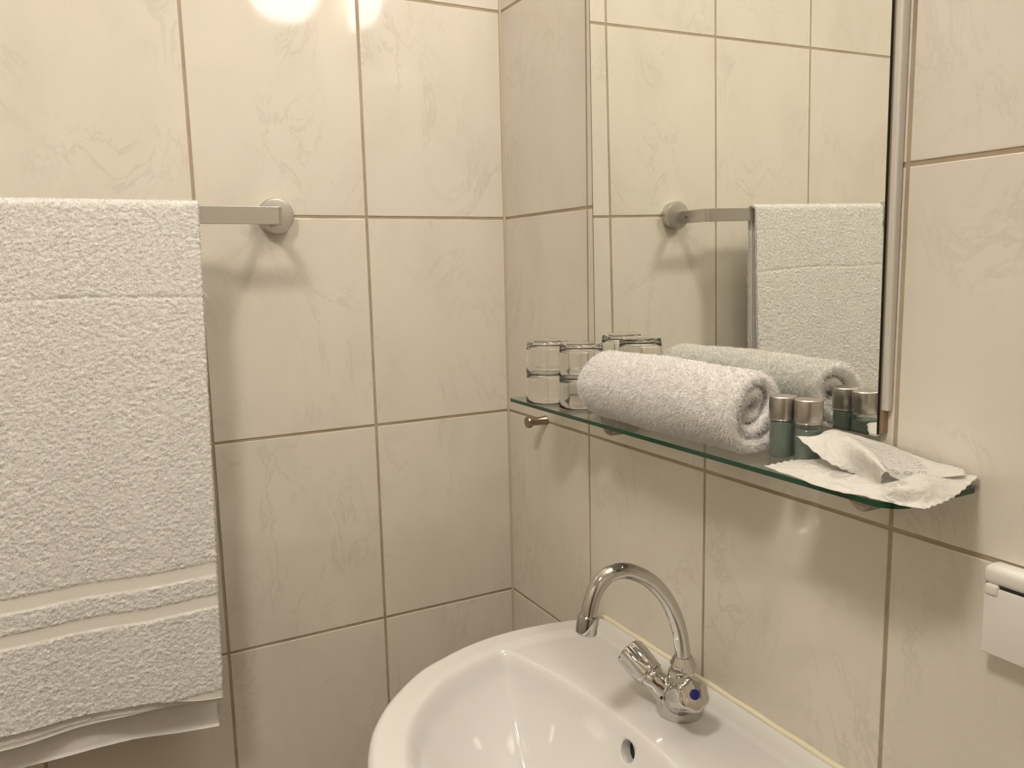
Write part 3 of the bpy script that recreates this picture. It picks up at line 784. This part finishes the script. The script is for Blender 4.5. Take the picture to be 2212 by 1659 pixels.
# apron and underside
prev = [bv[k*NR+NR-1] for k in range(NA)]
lev = [(-.006, .0005), (-.020, .001), (-.030, .006), (-.040, .016), (-.075, .05), (-.120, .11), (-.155, .17), (-.175, .22)]
for dz, ins in lev:
    ring = []
    for k in range(NA):
        f = max(.12, 1-ins/RT[k]*1.0) ; fx = 1-ins/.25
        x = BC.x+math.cos(angs[k])*RT[k]*f; y = BC.y+math.sin(angs[k])*RT[k]*max(.15, f)
        if poly is not None and math.cos(angs[k])*RT[k]+BC.x > -.004: x = -.0015
        ring.append(bm.verts.new((x, y, RZ-.011+dz)))
    for k in range(NA): bm.faces.new((prev[k], prev[(k+1) % NA], ring[(k+1) % NA], ring[k]))
    prev = ring
bm.faces.new(prev[::-1])
wb = thing('washbasin', 'white ceramic washbasin on the right wall below the glass shelf', 'washbasin', (0, BC.y, RZ-.19))
basin = from_bm('basin', bm, [M_CER, M_HOLE], wb)
# real overflow opening: cut an oval pocket into the rear wall of the bowl
gx = np.linspace(-.128, -.19, 200); gp = np.stack([gx, np.full(200, BC.y)], 1); gz = RZ+basin_z(gp, sdist(gp))
k_ = int(np.argmin(abs(gz+.6300))); OV = Vector((float(gx[k_]), BC.y, float(gz[k_])))
sl = (gz[k_+3]-gz[k_-3])/(gx[k_+3]-gx[k_-3])            # slope of the rear wall there
bm = bmesh.new(); a, u, v = frame((sl, 0, -1) if sl > 0 else (-sl, 0, 1)); 
if a.x < 0: a = -a
n = 48; r0 = []; r1 = []
for k in range(n):
    t = 2*PI*k/n; d = u*math.cos(t)*.0125+v*math.sin(t)*.0125
    r0.append(bm.verts.new(OV-a*.02+d)); r1.append(bm.verts.new(OV+a*.013+d))
for k in range(n): bm.faces.new((r0[k], r0[(k+1) % n], r1[(k+1) % n], r1[k]))
bm.faces.new(r0[::-1]); f_ = bm.faces.new(r1); f_.material_index = 1  # pocket floor painted near-black in place of deep shade
cut = from_bm('cutter', bm, [M_CER, M_HOLE], None, False, (0, 0, 0))
md = basin.modifiers.new('cut', 'BOOLEAN'); md.operation = 'DIFFERENCE'; md.object = cut; md.solver = 'EXACT'
bpy.context.view_layer.update()
dg = bpy.context.evaluated_depsgraph_get(); nm_ = bpy.data.meshes.new_from_object(basin.evaluated_get(dg))
basin.modifiers.clear(); basin.data = nm_; bpy.data.objects.remove(cut)
# yellowish sealant bead between basin and tiles
bm = bmesh.new(); pts = []
for y in np.linspace(.254, -.254, 60): pts.append((-.0016, BC.y+y, RZ+.0012+.0004*math.sin(y*90)))
add_tube(bm, pts, .0036, 10); from_bm('sealant_bead', bm, M_CAULK, wb)
bm = bmesh.new(); dc = Vector((-.262, BC.y, RZ-.1405)); add_lathe(bm, dc, (0, 0, 1), [(-.004, .020), (.0, .031), (.0025, .031), (.0035, .027), (.001, .022), (.0, .010)], 40); from_bm('drain', bm, M_CHROME, wb)

# ================================================================== MIXER TAP
TX, TY = -.0675, BC.y
DZ = float(RZ+basin_z(np.array([[TX, TY]]), sdist(np.array([[TX, TY]])))[0])
tp_ = thing('mixer_tap', 'chrome two-handle mixer tap with curved swan-neck spout on the washbasin', 'tap', (TX, TY, DZ))
hd = Vector((-.0087, .036, .0213)).normalized(); hc = Vector((-.0087, -.036, .0213)).normalized()
O0 = Vector((TX, TY, DZ)); HB = Vector((-.0827, TY, -.580))
def remeshed(name, parts, vox, m, parent, it=8):
    bm = bmesh.new()
    for f in parts: f(bm)
    o = from_bm(name, bm, m, parent)
    r = o.modifiers.new('r', 'REMESH'); r.mode = 'VOXEL'; r.voxel_size = vox; r.use_smooth_shade = True
    s = o.modifiers.new('s', 'SMOOTH'); s.factor = .5; s.iterations = it
    bpy.context.view_layer.update()
    dg = bpy.context.evaluated_depsgraph_get(); me = bpy.data.meshes.new_from_object(o.evaluated_get(dg)); o.modifiers.clear(); o.data = me
    me.polygons.foreach_set('use_smooth', [True]*len(me.polygons))
    return o
HBc = Vector((-.068, TY, -.5875))
def neck(ax):
    e = HB+ax*.0300; return catmull([HBc, HBc.lerp(e, .45)-Vector((0, 0, .002)), e-ax*.006, e], 5)
def tube_r(b, pts, ra): add_tube(b, pts, ra, 40)
nr = [.0205]*3+list(np.linspace(.0200, .0140, 7))+list(np.linspace(.0138, .0155, 6))
tap_body = remeshed('tap_body', [
    lambda b: add_lathe(b, O0-Vector((0, 0, .0004)), (0, 0, 1), [(0, .0262), (.003, .0266), (.010, .0262), (.018, .0252), (.026, .0232), (.033, .0196), (.040, .0158), (.047, .0137), (.0535, .0130)], 64),
    lambda b: tube_r(b, neck(hd), nr), lambda b: tube_r(b, neck(hc), nr)],
    .0008, M_CHROME, tp_, 16)
# faceted collar under the spout
SX = -.0628
bm = bmesh.new(); add_lathe(bm, (SX, TY, 0), (0, 0, 1), [(-.5610, .0128), (-.5560, .0132), (-.5440, .0156), (-.5345, .0108), (-.5335, .0098)], 8)
o = from_bm('spout_collar', bm, M_CHROME, tp_, False); bevel_w(o, .0009, 3)
# spout
sp_ = catmull([(SX, TY, -.545), (-.0632, TY, -.5345), (-.0652, TY, -.5190), (-.0690, TY, -.5010), (-.0775, TY, -.4785), (-.0914, TY, -.4545), (-.1105, TY, -.4335), (-.1329, TY, -.4190), (-.1516, TY, -.4133), (-.1699, TY, -.4155), (-.1830, TY, -.4265), (-.1900, TY, -.4410), (-.1937, TY, -.4570)], 8)
bm = bmesh.new(); add_tube(bm, sp_, .0090, 40); spout = from_bm('spout', bm, M_CHROME, tp_)
ad_ = (Vector(sp_[-1])-Vector(sp_[-6])).normalized()
bm = bmesh.new(); add_lathe(bm, Vector(sp_[-1])-ad_*.003, ad_, [(0, .0094), (.0006, .0112), (.0016, .0118), (.019, .0118), (.0212, .0108), (.0216, .0092), (.016, .0088), (.016, .002)], 44)
auto_smooth(from_bm('aerator', bm, M_CHROME, spout), .45)
def handle(ax, dotm):
    k = 6
    def rm(th, d):
        c = .5+.5*math.cos(k*th); m_ = math.sin(PI*min(1, max(0, (d-.006)/.048)))**.7 if d > .006 else 0.
        return 1-.105*(c**1.5)*m_
    bm = bmesh.new()
    add_lathe(bm, HB+ax*.0305, ax, [(0, .0130), (.0004, .0160), (.0014, .0170)]+[(.0014+.003*t, .0170+.0020*math.sin(t*PI/20)) for t in range(1, 12)]+[(.0372, .0188), (.0392, .0184), (.0404, .0172), (.0411, .0150), (.0415, .0100), (.0417, .0030)], 144, rm)
    h_ = from_bm('tap_handle', bm, M_CHROME, tp_)
    bm = bmesh.new(); add_lathe(bm, HB+ax*.0715, ax, [(0, .0056), (.0013, .0056), (.0016, .0050), (.00165, .002)], 32)
    from_bm('temperature_mark', bm, dotm, h_)
    return h_
handle(hd, M_RED); handle(hc, M_BLUE)
hit, loc_, nrm_, _i = tap_body.ray_cast(Vector((-.15, TY+.0020, -.5800))-tap_body.location-tp_.location, Vector((1, 0, 0)))
pt_ = loc_+tap_body.location+tp_.location
bm = bmesh.new(); add_lathe(bm, pt_-nrm_*.004, nrm_, [(0, .0024), (.0041, .0024), (.0042, .0018)], 24); from_bm('set_screw', bm, M_HOLE, tp_)
